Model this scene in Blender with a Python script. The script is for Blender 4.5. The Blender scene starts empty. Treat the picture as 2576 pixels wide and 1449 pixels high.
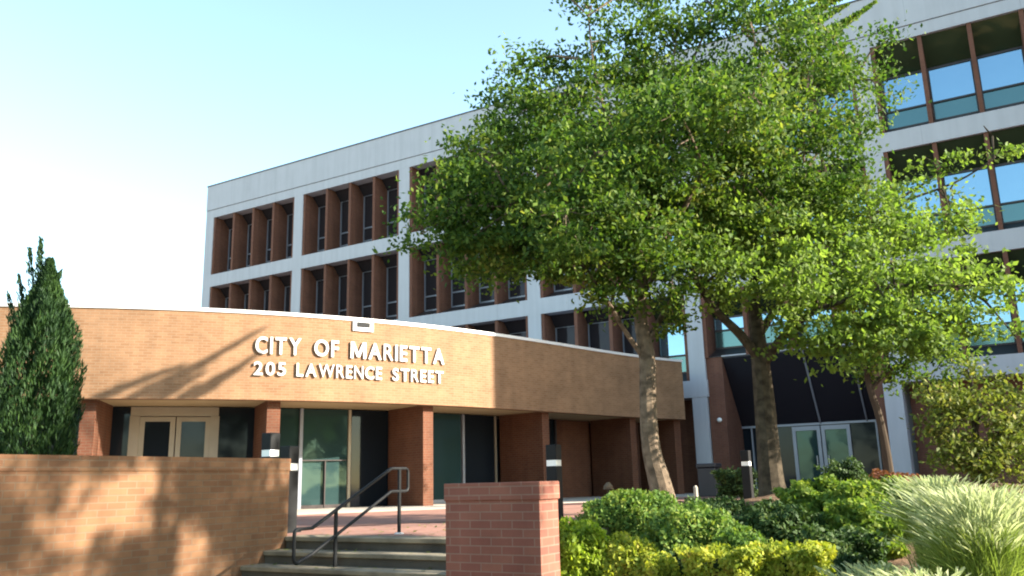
import bpy, math, random
import numpy as np
from mathutils import Vector, Matrix
random.seed(7); RNG = np.random.default_rng(7)
SC = bpy.context.scene
COL = SC.collection
# ------------------------------------------------------------------ camera
F_ = 2134.0; CX, CY = 1288.0, 724.5
PITCH = math.atan(489.5 / F_); ROLL = math.atan(0.0247)
EYE = np.array([0, 0, .57])
FW = np.array([0, math.cos(PITCH), math.sin(PITCH)])
_u = np.array([0, -math.sin(PITCH), math.cos(PITCH)])
RT = math.cos(ROLL) * np.array([1., 0, 0]) - math.sin(ROLL) * _u
UP = math.sin(ROLL) * np.array([1., 0, 0]) + math.cos(ROLL) * _u
cam = bpy.data.objects.new('camera', bpy.data.cameras.new('camera')); COL.objects.link(cam)
cam.matrix_world = Matrix(((RT[0], UP[0], -FW[0], EYE[0]), (RT[1], UP[1], -FW[1], EYE[1]),
                           (RT[2], UP[2], -FW[2], EYE[2]), (0, 0, 0, 1)))
cam.data.sensor_width = 36; cam.data.lens = F_ / 2576 * 36
cam.data.clip_start = .05; cam.data.clip_end = 3000
SC.camera = cam
SC.cycles.filter_width = 2.0
# ------------------------------------------------------------------ light
SUN_H, SUN_E = math.radians(104), math.radians(25)       # heading clockwise from +Y, elevation
W = bpy.data.worlds.new('World'); SC.world = W; W.use_nodes = True
wn = W.node_tree.nodes; wl = W.node_tree.links
sky = wn.new('ShaderNodeTexSky'); sky.sky_type = 'NISHITA'; sky.sun_disc = False
sky.sun_elevation = SUN_E; sky.sun_rotation = SUN_H
sky.air_density = 1.0; sky.dust_density = .6; sky.ozone_density = .6
bg = wn['Background']; bg.inputs['Strength'].default_value = .125
tint = wn.new('ShaderNodeMixRGB'); tint.blend_type = 'MULTIPLY'; tint.inputs[0].default_value = 1
tint.inputs[2].default_value = (1.05, 1.10, .99, 1)
wl.new(sky.outputs[0], tint.inputs[1]); wl.new(tint.outputs[0], bg.inputs['Color'])
sd = bpy.data.lights.new('sun', 'SUN'); sd.energy = 5.0; sd.angle = math.radians(.5); sd.color = (1, .91, .77)
so = bpy.data.objects.new('sun', sd); COL.objects.link(so)
SV = Vector((math.sin(SUN_H) * math.cos(SUN_E), math.cos(SUN_H) * math.cos(SUN_E), math.sin(SUN_E)))
so.rotation_euler = SV.to_track_quat('Z', 'Y').to_euler(); so.location = (20, -5, 20)
SC.view_settings.view_transform = 'Standard'; SC.view_settings.look = 'None'
SC.view_settings.exposure = 2.03; SC.view_settings.gamma = 1

# ------------------------------------------------------------------ helpers
def at(x, y, Y):
    d = FW * F_ + RT * (x - CX) - UP * (y - CY)
    return EYE + d / d[1] * Y
def empty(name, loc, rz=0):
    o = bpy.data.objects.new(name, None); COL.objects.link(o); o.location = loc; o.rotation_euler = (0, 0, rz)
    o.empty_display_size = .3
    return o
def tag(o, label=None, cat=None, group=None, kind=None):
    if label: o['label'] = label
    if cat: o['category'] = cat
    if group: o['group'] = group
    if kind: o['kind'] = kind
    return o
def finish(me, name, mat, parent=None, smooth=False):
    me.materials.append(mat)
    o = bpy.data.objects.new(name, me); COL.objects.link(o)
    if parent is not None: o.parent = parent
    if smooth:
        for p in me.polygons: p.use_smooth = True
    return o
def root_off(parent):
    off = Vector((0, 0, 0)); p = parent
    while p is not None:
        off += p.location; p = p.parent
    return off
class MB:
    """collects faces in WORLD coordinates; build() moves them to the parent's frame"""
    def __init__(s): s.v = []; s.f = []; s.uv = []; s.sm = []
    def face(s, pts, uv=None, smooth=False):
        n = len(s.v); s.v += [tuple(map(float, p)) for p in pts]; s.f.append(tuple(range(n, n + len(pts))))
        if uv is None:
            a = Vector(pts[1]) - Vector(pts[0]); b = Vector(pts[-1]) - Vector(pts[0]); N = a.cross(b)
            if N.length > 0: N.normalize()
            if abs(N.z) > .75: uv = [(p[0] * .86 - p[1] * .51, p[0] * .51 + p[1] * .86) for p in pts]
            else:
                T = Vector((-N.y, N.x, 0)); T.normalize()
                uv = [(Vector(p).dot(T), p[2]) for p in pts]
        s.uv.append(uv); s.sm.append(smooth)
    def hexa(s, b, t):          # two quads bottom (ccw from above) and top
        s.face(b[::-1]); s.face(t)
        for i in range(4):
            j = (i + 1) % 4; s.face([b[i], b[j], t[j], t[i]])
    def frame_box(s, P, t, m, s0, s1, d0, d1, z0, z1):
        q = [P + t * a + m * b for a, b in ((s0, d0), (s1, d0), (s1, d1), (s0, d1))]
        s.hexa([(p[0], p[1], z0) for p in q], [(p[0], p[1], z1) for p in q])
    def box(s, x0, x1, y0, y1, z0, z1):
        s.frame_box(np.zeros(3), np.array([1., 0, 0]), np.array([0, 1., 0]), x0, x1, y0, y1, z0, z1)
    def tube(s, pts, rad, n=8, cap=True):
        pts = [Vector(p) for p in pts]
        if not hasattr(rad, '__len__'): rad = [rad] * len(pts)
        rings = []; ref = None; L = 0
        for i, p in enumerate(pts):
            d = (pts[min(i + 1, len(pts) - 1)] - pts[max(i - 1, 0)])
            if d.length < 1e-6: d = Vector((0, 0, 1))
            d.normalize()
            if ref is None: ref = Vector((1, 0, 0)) if abs(d.x) < .8 else Vector((0, 1, 0))
            a = (ref - d * ref.dot(d)); a.normalize(); b = d.cross(a); ref = a
            rings.append([p + (a * math.cos(2 * math.pi * k / n) + b * math.sin(2 * math.pi * k / n)) * rad[i] for k in range(n)])
        for i in range(len(rings) - 1):
            for k in range(n):
                j = (k + 1) % n
                s.face([rings[i][k], rings[i][j], rings[i + 1][j], rings[i + 1][k]],
                       [(k / n, L), ((k + 1) / n, L), ((k + 1) / n, L + .3), (k / n, L + .3)], True)
            L += .3
        if cap: s.face(rings[-1]); s.face(rings[0][::-1])
    def build(s, name, mat, parent=None, merge=False, bevel=0):
        off = root_off(parent) if parent is not None else Vector((0, 0, 0))
        me = bpy.data.meshes.new(name)
        me.from_pydata([(a - off.x, b - off.y, c - off.z) for a, b, c in s.v], [], s.f)
        ul = me.uv_layers.new(name='UVMap')
        ul.data.foreach_set('uv', [c for f in s.uv for p in f for c in p])
        me.polygons.foreach_set('use_smooth', s.sm)
        if merge or bevel:
            import bmesh
            bm = bmesh.new(); bm.from_mesh(me); bmesh.ops.remove_doubles(bm, verts=bm.verts, dist=1e-4)
            if bevel:
                bmesh.ops.bevel(bm, geom=[e for e in bm.edges if e.calc_face_angle(0) > .6], offset=bevel, segments=1, affect='EDGES')
            bm.to_mesh(me); bm.free()
        me.update()
        return finish(me, name, mat, parent)

# ------------------------------------------------------------------ materials
def base_mat(name):
    m = bpy.data.materials.new(name); m.use_nodes = True
    return m, m.node_tree.nodes, m.node_tree.links, m.node_tree.nodes['Principled BSDF']
def ramp(n, stops):
    r = n.new('ShaderNodeValToRGB'); cr = r.color_ramp
    while len(cr.elements) > 1: cr.elements.remove(cr.elements[-1])
    cr.elements[0].position = stops[0][0]; cr.elements[0].color = (*stops[0][1], 1)
    for p, c in stops[1:]:
        e = cr.elements.new(p); e.color = (*c, 1)
    return r
def plain(name, col, rough=.6, metal=0, var=.12, scale=3, bump=0, spec=.5):
    m, n, l, b = base_mat(name)
    tc = n.new('ShaderNodeTexCoord'); nz = n.new('ShaderNodeTexNoise'); nz.inputs['Scale'].default_value = scale
    nz.inputs['Detail'].default_value = 6
    l.new(tc.outputs['Object'], nz.inputs['Vector'])
    r = ramp(n, [(.3, tuple(c * (1 - var) for c in col)), (.7, tuple(min(1, c * (1 + var)) for c in col))])
    l.new(nz.outputs['Fac'], r.inputs['Fac']); l.new(r.outputs['Color'], b.inputs['Base Color'])
    b.inputs['Roughness'].default_value = rough; b.inputs['Metallic'].default_value = metal
    b.inputs['Specular IOR Level'].default_value = spec
    if bump:
        n2 = n.new('ShaderNodeTexNoise'); n2.inputs['Scale'].default_value = scale * 12; n2.inputs['Detail'].default_value = 4
        l.new(tc.outputs['Object'], n2.inputs['Vector'])
        bp = n.new('ShaderNodeBump'); bp.inputs['Strength'].default_value = bump; bp.inputs['Distance'].default_value = .02
        l.new(n2.outputs['Fac'], bp.inputs['Height']); l.new(bp.outputs['Normal'], b.inputs['Normal'])
    return m
def brick(name, c1, c2, mortar, bw=.205, rh=.0677, ms=.009, var=.25, stain=.25, streak=.14):
    m, n, l, b = base_mat(name)
    uv = n.new('ShaderNodeUVMap'); uv.uv_map = 'UVMap'
    bt = n.new('ShaderNodeTexBrick'); bt.inputs['Scale'].default_value = 1
    bt.inputs['Brick Width'].default_value = bw; bt.inputs['Row Height'].default_value = rh
    bt.inputs['Mortar Size'].default_value = ms; bt.inputs['Mortar Smooth'].default_value = .2
    bt.inputs['Color1'].default_value = (*c1, 1); bt.inputs['Color2'].default_value = (*c2, 1); bt.inputs['Mortar'].default_value = (*mortar, 1)
    bt.inputs['Bias'].default_value = 0
    l.new(uv.outputs[0], bt.inputs['Vector'])
    nz = n.new('ShaderNodeTexNoise'); nz.inputs['Scale'].default_value = 1.1; nz.inputs['Detail'].default_value = 8; nz.inputs['Roughness'].default_value = .65
    l.new(uv.outputs[0], nz.inputs['Vector'])
    rr = ramp(n, [(.25, (1 - stain,) * 3), (.55, (1, 1, 1)), (.8, (1 + stain * .4,) * 3)])
    l.new(nz.outputs['Fac'], rr.inputs['Fac'])
    # vertical weather streaks
    mp = n.new('ShaderNodeMapping'); mp.inputs['Scale'].default_value = (3.5, .25, 1); l.new(uv.outputs[0], mp.inputs['Vector'])
    n3 = n.new('ShaderNodeTexNoise'); n3.inputs['Scale'].default_value = 1; n3.inputs['Detail'].default_value = 5; l.new(mp.outputs[0], n3.inputs['Vector'])
    r3 = ramp(n, [(.35, (1 - streak,) * 3), (.6, (1.03,) * 3)]); l.new(n3.outputs['Fac'], r3.inputs['Fac'])
    mx = n.new('ShaderNodeMixRGB'); mx.blend_type = 'MULTIPLY'; mx.inputs[0].default_value = 1
    l.new(bt.outputs['Color'], mx.inputs[1]); l.new(rr.outputs['Color'], mx.inputs[2])
    m2 = n.new('ShaderNodeMixRGB'); m2.blend_type = 'MULTIPLY'; m2.inputs[0].default_value = 1
    l.new(mx.outputs[0], m2.inputs[1]); l.new(r3.outputs['Color'], m2.inputs[2])
    l.new(m2.outputs[0], b.inputs['Base Color']); b.inputs['Roughness'].default_value = .85; b.inputs['Specular IOR Level'].default_value = .25
    bp = n.new('ShaderNodeBump'); bp.inputs['Strength'].default_value = .35; bp.inputs['Distance'].default_value = .006; bp.invert = True
    l.new(bt.outputs['Fac'], bp.inputs['Height']); l.new(bp.outputs['Normal'], b.inputs['Normal'])
    return m
def glass(name, col, metal=.8, rough=.03, wob=.02):
    m, n, l, b = base_mat(name)
    b.inputs['Base Color'].default_value = (*col, 1); b.inputs['Metallic'].default_value = metal; b.inputs['Roughness'].default_value = rough; b.inputs['Specular IOR Level'].default_value = .3 if metal > .5 else .13
    tc = n.new('ShaderNodeTexCoord'); nz = n.new('ShaderNodeTexNoise'); nz.inputs['Scale'].default_value = .8
    l.new(tc.outputs['Object'], nz.inputs['Vector'])
    bp = n.new('ShaderNodeBump'); bp.inputs['Strength'].default_value = wob; bp.inputs['Distance'].default_value = .2
    l.new(nz.outputs['Fac'], bp.inputs['Height']); l.new(bp.outputs['Normal'], b.inputs['Normal'])
    return m
def leafmat(name, stops, trans=.35, tcol=None, big=1.2, rough=.65):
    m, n, l, b = base_mat(name)
    g = n.new('ShaderNodeNewGeometry'); r = ramp(n, stops); 
    tc = n.new('ShaderNodeTexCoord'); nz = n.new('ShaderNodeTexNoise'); nz.inputs['Scale'].default_value = big; nz.inputs['Detail'].default_value = 2
    l.new(tc.outputs['Object'], nz.inputs['Vector'])
    ma = n.new('ShaderNodeMath'); ma.operation = 'MULTIPLY_ADD'; ma.inputs[1].default_value = .55
    l.new(g.outputs['Random Per Island'], ma.inputs[0])
    mb = n.new('ShaderNodeMath'); mb.operation = 'MULTIPLY_ADD'; mb.inputs[1].default_value = 1.1; mb.inputs[2].default_value = -.33
    l.new(nz.outputs['Fac'], mb.inputs[0]); l.new(mb.outputs[0], ma.inputs[2])
    l.new(ma.outputs[0], r.inputs['Fac'])
    l.new(r.outputs['Color'], b.inputs['Base Color']); b.inputs['Roughness'].default_value = rough; b.inputs['Specular IOR Level'].default_value = .2
    tr = n.new('ShaderNodeBsdfTranslucent'); gm = n.new('ShaderNodeMixRGB'); gm.blend_type = 'MULTIPLY'; gm.inputs[0].default_value = 1
    l.new(r.outputs['Color'], gm.inputs[1]); gm.inputs[2].default_value = (*(tcol or (1.5, 1.55, .8)), 1)
    l.new(gm.outputs[0], tr.inputs['Color'])
    mx = n.new('ShaderNodeMixShader'); mx.inputs[0].default_value = trans
    l.new(b.outputs[0], mx.inputs[1]); l.new(tr.outputs[0], mx.inputs[2]); l.new(mx.outputs[0], n['Material Output'].inputs['Surface'])
    return m
M = dict(
    tan=brick('tan_brick', (.262, .146, .078), (.215, .113, .057), (.25, .165, .10), stain=.26, streak=.07),
    red=brick('red_brick', (0.144, 0.054, 0.028), (0.120, 0.042, 0.022), (0.136, 0.076, 0.048)),
    pier=brick('pier_brick', (.24, .098, .066), (.195, .072, .052), (.235, .135, .10), ms=.006, stain=.35),
    wall=brick('wall_brick', (.205, .108, .055), (.165, .080, .041), (.17, .11, .068), ms=.007, stain=.4),
    brown=brick('brown_brick', (.175, .072, .045), (.145, .057, .037), (.15, .085, .06)),
    paver=brick('paver_brick', (0.332, 0.173, 0.128), (0.275, 0.131, 0.099), (0.287, 0.191, 0.153), bw=.2, rh=.1, ms=.008),
    conc=brick('concrete_grey', (.43, .435, .46), (.42, .425, .45), (.36, .365, .39), bw=3.67, rh=60, ms=.012, stain=.05, streak=.05),
    apron=plain('concrete_light', (0.395, 0.357, 0.299), .9, var=.1, scale=1.2, bump=.1),
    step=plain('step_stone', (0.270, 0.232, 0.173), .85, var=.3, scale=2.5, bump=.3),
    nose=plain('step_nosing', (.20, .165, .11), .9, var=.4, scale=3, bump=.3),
    riser=plain('step_riser', (.08, .068, .052), .9, var=.3, scale=3, bump=.2),  # dark tone paints in the shade of the step fronts
    coping=plain('metal_coping', (.72, .70, .68), .4, .2, var=.05),
    darktrim=plain('dark_trim', (.05, .05, .055), .5),
    soffit=plain('soffit_stucco', (0.440, 0.320, 0.176), .8, var=.06, scale=2),
    bronze=plain('bronze_metal', (.045, .035, .035), .4, .3),
    beige=plain('beige_metal', (0.361, 0.303, 0.224), .5, .1, var=.05),
    alu=plain('aluminium', (.26, .28, .33), .4, .3, var=.05),
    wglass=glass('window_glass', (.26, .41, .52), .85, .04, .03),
    shadeglass=glass('shaded_window_glass', (.04, .035, .04), .3, .08, .1),  # darker copy of the window glass; left bays' missing sky reflection put into colour
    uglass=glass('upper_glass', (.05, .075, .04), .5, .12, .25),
    sillglass=glass('sill_panel', (.12, .21, .21), .7, .12, .02),
    dglass=glass('dark_glass', (.018, .024, .032), .35, .05, .02),
    gglass=glass('green_glass', (.035, .07, .07), .35, .04, .05),
    sglass=glass('canopy_glass', (.03, .03, .04), .4, .12, .05),
    black=plain('black_metal', (.010, .011, .012), .6, .0, spec=.2),
    letter=plain('letter_white', (0.558, 0.540, 0.513), .45, var=.03),
    lens=plain('lamp_lens', (.85, .86, .84), .25, var=.02),
    bin=plain('bin_plastic', (.012, .012, .02), .5),
    soil=plain('mulch', (0.140, 0.091, 0.059), .95, var=.5, scale=9, bump=.8, spec=.1),
    ground=plain('pavement', (0.240, 0.224, 0.200), .9, var=.15, scale=1.5, bump=.2),
    grassland=plain('lawn', (.07, .11, .03), .95, var=.3, scale=2),
    bark=plain('pale_bark', (.155, .115, .08), .9, var=.6, scale=7, bump=1., spec=.15),
    bark2=plain('grey_bark', (.07, .055, .038), .9, var=.5, scale=9, bump=1., spec=.15),
    twig=plain('twig', (.055, .042, .03), .9, spec=.1),
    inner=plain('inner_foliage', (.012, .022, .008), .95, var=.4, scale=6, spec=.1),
    leaf1=leafmat('leaf_crape', [(.0, (.018, .045, .010)), (.4, (.045, .095, .016)), (.72, (.115, .175, .028)), (.97, (.23, .24, .05))], .4),
    leaf2=leafmat('leaf_bright', [(.0, (.055, .10, .02)), (.45, (.12, .19, .035)), (.95, (.22, .29, .07))], .45),
    leafdark=leafmat('leaf_dark', [(.0, (0.014, 0.035, 0.008)), (.6, (0.035, 0.070, 0.014)), (1, (0.063, 0.098, 0.021))], .25),
    cyp=leafmat('leaf_cypress', [(.0, (0.007, 0.022, 0.009)), (.5, (0.019, 0.047, 0.013)), (1, (0.047, 0.095, 0.019))], .2, big=2.5),
    shrub=leafmat('leaf_shrub', [(.0, (0.048, 0.095, 0.023)), (.5, (0.104, 0.181, 0.033)), (.95, (0.228, 0.256, 0.048))], .3, big=3),
    lime=leafmat('leaf_lime', [(.0, (0.057, 0.100, 0.019)), (.5, (0.119, 0.190, 0.028)), (1, (0.257, 0.285, 0.048))], .35, big=3),
    gold=leafmat('leaf_gold', [(.0, (.09, .14, .02)), (.35, (.21, .26, .03)), (.75, (.38, .38, .05)), (1, (.34, .22, .06))], .35, big=5),
    limegold=leafmat('leaf_limegold', [(.0, (.09, .15, .02)), (.4, (.20, .28, .03)), (1, (.36, .42, .05))], .45, big=4),
    deep=leafmat('leaf_deep', [(.0, (0.018, 0.042, 0.013)), (.6, (0.046, 0.084, 0.022)), (1, (0.111, 0.149, 0.046))], .2, big=3),
    olive=leafmat('leaf_olive', [(.0, (.05, .075, .015)), (.5, (.115, .145, .03)), (.85, (.22, .22, .05)), (1, (.28, .19, .06))], .35, big=3),
    redleaf=leafmat('leaf_red', [(.0, (0.084, 0.035, 0.021)), (.6, (0.175, 0.063, 0.035)), (1, (0.084, 0.105, 0.028))], .3, big=3),
    blade=leafmat('grass_blade', [(.0, (0.084, 0.134, 0.025)), (.5, (0.184, 0.243, 0.059)), (1, (0.319, 0.351, 0.118))], .4, big=2),
    plume=leafmat('grass_plume', [(.0, (.27, .33, .14)), (.5, (.38, .43, .22)), (1, (.50, .51, .32))], .4, tcol=(1.1, 1.1, .9), big=3),
)

# ------------------------------------------------------------------ frames of reference
_h = math.radians(120.7)
T = np.array([math.sin(_h), math.cos(_h), 0]); N_ = np.array([-T[1], T[0], 0])     # along the tall facade (to the right) / inward
P0 = np.array([7.1543, 33.6825, 0.])
O = np.array([-.78, 9.43, 0.])                                # right end of the top step's nose; steps share T / N_
def SP(u, l, z=0): return O + T * u + N_ * l + np.array([0, 0, z])
# curved fascia of the low building
cp = (-12.0041, 19.4671, 1.4011, -.3039, -.3424, .1706)
_S = np.linspace(-6, 24, 301)
_hh = cp[2] + cp[3] * (np.clip(_S, -4, 99) / 10) + cp[4] * (_S / 10) ** 2 + cp[5] * (np.clip(_S, -4, 99) / 10) ** 3
_hh = np.where(_S < -4, cp[2] + cp[3] * -.4 + cp[4] * .16 - cp[5] * .064, _hh)
_X = np.cumsum(np.sin(_hh)) * .1; _Y = np.cumsum(np.cos(_hh)) * .1
_X += cp[0] - _X[60]; _Y += cp[1] - _Y[60]
def FC(s, o=0, z=0):
    a = np.interp(s, _S, _X); b = np.interp(s, _S, _Y); c = np.interp(s, _S, _hh)
    return np.array([a - o * math.cos(c), b + o * math.sin(c), z])
def FH(s): return float(np.interp(s, _S, _hh))
ZB, ZT = 2.73, 4.985
def curved(mb, s0, s1, o0, o1, z0, z1, step=.5, caps=True):
    n = max(1, int(round((s1 - s0) / step))); ss = np.linspace(s0, s1, n + 1)
    for a, b in zip(ss[:-1], ss[1:]):
        uvq = [(a, z0), (b, z0), (b, z1), (a, z1)]
        mb.face([FC(a, o0, z0), FC(b, o0, z0), FC(b, o0, z1), FC(a, o0, z1)], uvq, True)
        mb.face([FC(b, o1, z0), FC(a, o1, z0), FC(a, o1, z1), FC(b, o1, z1)], None)
        mb.face([FC(a, o0, z1), FC(b, o0, z1), FC(b, o1, z1), FC(a, o1, z1)], [(a, o0), (b, o0), (b, o1), (a, o1)])
        mb.face([FC(b, o0, z0), FC(a, o0, z0), FC(a, o1, z0), FC(b, o1, z0)], [(b, o0), (a, o0), (a, o1), (b, o1)])
    if caps:
        mb.face([FC(s0, o1, z0), FC(s0, o0, z0), FC(s0, o0, z1), FC(s0, o1, z1)])
        mb.face([FC(s1, o0, z0), FC(s1, o1, z0), FC(s1, o1, z1), FC(s1, o0, z1)])

# ================================================================== SETTING
g = MB(); g.face([(-600, -600, -1.12), (600, -600, -1.12), (600, 600, -1.12), (-600, 600, -1.12)])
tag(g.build('ground', M['ground']), kind='structure')
g = MB()
for q in ([SP(-60, .06), SP(1.02, .06), SP(1.02, 70), SP(-60, 70)], [SP(1.02, 9.6), SP(60, 9.6), SP(60, 70), SP(1.02, 70)]):
    g.hexa([(p[0], p[1], -1.1) for p in q], [(p[0], p[1], 0) for p in q])
tag(g.build('plaza', M['paver']), kind='structure')
g = MB(); curved(g, -5.5, 23.6, -2.6, 2.6, -.02, .006, caps=False); tag(g.build('concrete_apron', M['apron']), kind='structure')
g = MB(); curved(g, -5.5, 23.6, -9.1, -8.95, -.02, .004, caps=False); tag(g.build('paving_band', M['brown']), kind='structure')
# planter soil behind the left wall
g = MB(); g.frame_box(O, T, N_, -3.25, -2.70, -14, -.2, -1.1, .2); g.frame_box(O, T, N_, -16, -3.25, -14, 1.0, -1.1, .2); tag(g.build('planter_soil', M['soil']), kind='structure')
# sloping shrub bed on the right
def bedz(u, l):
    p = SP(u, l); b = float(np.interp(p[1] + .25 * max(0, p[0] - 5), [4, 6.5, 8, 9.5, 11, 12.6, 14], [-1.08, -.95, -.66, -.3, .02, .31, .36]))
    if l > 0 and b > 0: b = b * min(1, max(0, (u - 1.1) / 1.1) ** .7)
    if l > 8: b += (-.07 - b) * min(1, (l - 8) / 2)
    b += .04 * math.sin(u * 2.1 + l) * math.cos(l * 1.7 - u * .6) * min(1, max(0, u - .8)) * min(1, max(0, 10 - l))
    return b
me = bpy.data.meshes.new('shrub_bed'); us = np.linspace(1.1, 16, 60); ls = np.linspace(-9, 10.5, 76); vs = []; fs = []
for l_ in ls:
    for u_ in us: vs.append(tuple(SP(u_, l_, bedz(u_, l_))))
nu = len(us)
for j in range(len(ls) - 1):
    for i in range(nu - 1): fs.append((j * nu + i, j * nu + i + 1, (j + 1) * nu + i + 1, (j + 1) * nu + i))
me.from_pydata(vs, [], fs); tag(finish(me, 'shrub_bed', M['soil'], smooth=True), kind='structure')
# steps
RI, TR = .138, .335
st = empty('stone_steps', tuple(SP(-1.1, -1.2, -1.1)))
tag(st, 'worn stone steps rising between the dappled brick wall and the square brick pier', 'steps')
for i in range(8):
    zt = -RI * i
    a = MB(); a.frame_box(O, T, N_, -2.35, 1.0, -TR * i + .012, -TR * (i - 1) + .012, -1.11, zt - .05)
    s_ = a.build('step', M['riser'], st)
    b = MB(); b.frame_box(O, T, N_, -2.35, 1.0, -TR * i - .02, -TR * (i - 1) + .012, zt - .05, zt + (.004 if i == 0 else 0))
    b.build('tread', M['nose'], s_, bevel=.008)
# ------------------------------------------------------------------ left brick wall
lw = empty('garden_wall', tuple(SP(-2.5, -4, -1.1)))
tag(lw, 'long tan brick garden wall left of the steps, dappled with tree shade', 'brick wall')
def wall_outline(x0, x1, l0, r):
    pts = [SP(x0, -13), SP(x1, -13)]
    for k in range(7):
        a = k / 6 * math.pi / 2
        pts.append(SP(x1 - r + r * math.cos(a), l0 - r + r * math.sin(a)))
    for k in range(7):
        a = math.pi / 2 + k / 6 * math.pi / 2
        pts.append(SP(x0 + r + r * math.cos(a), l0 - r + r * math.sin(a)))
    return pts
def prism(mb, pts, z0, z1):
    L = 0; n = len(pts)
    for i in range(n):
        a, b = pts[i], pts[(i + 1) % n]; d = float(np.linalg.norm(b - a))
        mb.face([(a[0], a[1], z0), (b[0], b[1], z0), (b[0], b[1], z1), (a[0], a[1], z1)], [(L, z0), (L + d, z0), (L + d, z1), (L, z1)]); L += d
    mb.face([(p[0], p[1], z1) for p in pts]); mb.face([(p[0], p[1], z0) for p in pts[::-1]])
b = MB(); prism(b, wall_outline(-2.71, -2.35, .12, .17), -1.12, .78); b.build('wall_body', M['wall'], lw)
b = MB(); prism(b, wall_outline(-2.725, -2.338, .135, .18), .78, .925); b.build('wall_cap', M['wall'], lw)
# ------------------------------------------------------------------ brick pier (right of the steps)
pc = np.array([.18, 7.0, 0])
pr = empty('brick_pier', (pc[0], pc[1], -1.12)); tag(pr, 'square red brick pier at the right end of the steps, its narrow side sunlit', 'brick pier')
b = MB(); b.frame_box(pc, T, N_, -.93, -.012, .012, .33, -1.12, .43); b.build('pier_body', M['pier'], pr)
b = MB(); b.frame_box(pc, T, N_, -.942, .004, 0, .342, .43, .575); b.build('pier_cap', M['pier'], pr, bevel=.006)
# low kerb beside steps
b = MB(); b.frame_box(O, T, N_, 1.0, 1.14, -1.2, 9.6, -1.12, .03)
k_ = b.build('step_kerb', M['step']); tag(k_, 'low stone kerb between the paved court and the shrub bed behind the brick pier', 'kerb')

# fallen leaves on the steps and paving
n_ = 420; U_ = RNG.uniform(-2.3, .9, n_); L_ = RNG.uniform(.05, 7, n_) ** 1.0
PL = np.array([SP(u, l, .012) for u, l in zip(U_, L_)])
U2 = RNG.uniform(-2.3, .2, 160); L2 = RNG.uniform(-1.9, 0, 160)
PL = np.vstack([PL, np.array([SP(u, l, -RI * (math.floor(-l / TR) + 1) + .012) for u, l in zip(U2, L2)])])
LEAFPOS = PL

# ================================================================== LOW BUILDING
lb = empty('low_building', tuple(FC(9, 4, 0)))
tag(lb, 'single storey curved tan brick building with deep fascia over glass entrances', 'building')
b = MB(); curved(b, -5.5, 22.9, 0, .35, ZB, ZT - .09); b.build('fascia', M['tan'], lb, merge=False)
b = MB(); curved(b, -5.5, 22.93, -.03, .5, ZT - .09, ZT); b.build('coping', M['coping'], lb)
b = MB(); curved(b, -5.5, 22.88, .35, 3.6, ZB + .02, ZB + .10); b.build('soffit', M['soffit'], lb)
b = MB(); curved(b, -5.5, 22.88, .5, 9, ZT - .4, ZT - .3); b.build('roof', M['conc'], lb)
b = MB(); curved(b, -5.5, 22.88, 3.2, 3.45, 0, ZT - .4); b.build('back_wall', M['brown'], lb)
def radial_box(mb, s, w, o0, o1, z0, z1):
    c = FC(s, 0); h = FH(s); t_ = np.array([math.sin(h), math.cos(h), 0]); m_ = np.array([-math.cos(h), math.sin(h), 0])
    mb.frame_box(c, t_, m_, -w / 2, w / 2, o0, o1, z0, z1)
for s_ in (-2.4, 2.02, 6.33, 10.77, 15.55, 20.3, 22.72):
    b = MB(); radial_box(b, s_, .33, .28, 2.15 if s_ < 22 else 2.2, 0, ZB + .02)
    b.build('pier', M['red'], lb)
GO = 2.2
def pane(s0, s1, z0, z1, mat, name='glass_panel', o=GO):
    b = MB(); curved(b, s0, s1, o, o + .03, z0, z1, step=3); return b.build(name, M[mat], lb)
def mullion(s, w, z0, z1, mat='alu', o=GO - .05, d=.12, name='mullion', par=None):
    b = MB(); radial_box(b, s, w, o, o + d, z0, z1); return b.build(name, M[mat], par or lb)
def rail(s0, s1, z0, z1, mat='alu', o=GO - .04, name='transom', par=None):
    b = MB(); curved(b, s0, s1, o, o + .1, z0, z1, step=3); return b.build(name, M[mat], par or lb)
pane(-2.2, 1.85, 0, ZB, 'dglass')
# bay with the beige double door (s 2.2 - 6.2)
pane(2.19, 2.72, .0, ZB, 'dglass'); pane(5.04, 6.17, 0, ZB, 'dglass')
rail(2.68, 5.10, ZB - .24, ZB + .0, 'beige', name='door_head')
for s_, w in ((2.80, .24), (5.0, .22)): mullion(s_, w, 0, ZB - .24, 'beige', name='door_jamb')
for (a, b_) in ((2.93, 3.90), (3.93, 4.88)):
    dr = MB(); curved(dr, a, a + .14, GO, GO + .05, .02, ZB - .26, 3); curved(dr, b_ - .14, b_, GO, GO + .05, .02, ZB - .26, 3)
    curved(dr, a + .14, b_ - .14, GO, GO + .05, .02, .28, 3); curved(dr, a + .14, b_ - .14, GO, GO + .05, ZB - .38, ZB - .26, 3)
    d_ = dr.build('door', M['beige'], lb)
    b = MB(); curved(b, a + .14, b_ - .14, GO + .02, GO + .035, .28, ZB - .38, 3); b.build('pane', M['dglass'], d_)
    hs = b_ - .07 if a < 3 else a + .07
    b = MB(); b.tube([FC(hs, GO - .05, .95), FC(hs, GO - .05, 1.25)], .015, 6); b.build('handle', M['alu'], d_)
# bay A-B
pane(6.5, 9.25, 0, ZB, 'gglass'); pane(9.28, 10.6, 0, ZB, 'dglass')
for s_, w in ((7.6, .09), (9.2, .08)): mullion(s_, w, 0, ZB, 'alu' if s_ < 8 else 'beige')
rail(7.65, 9.1, 1.29, 1.32, 'bronze'); rail(7.65, 9.1, 0, .1, 'bronze'); mullion(8.4, .03, 0, 1.28, 'bronze')
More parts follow.
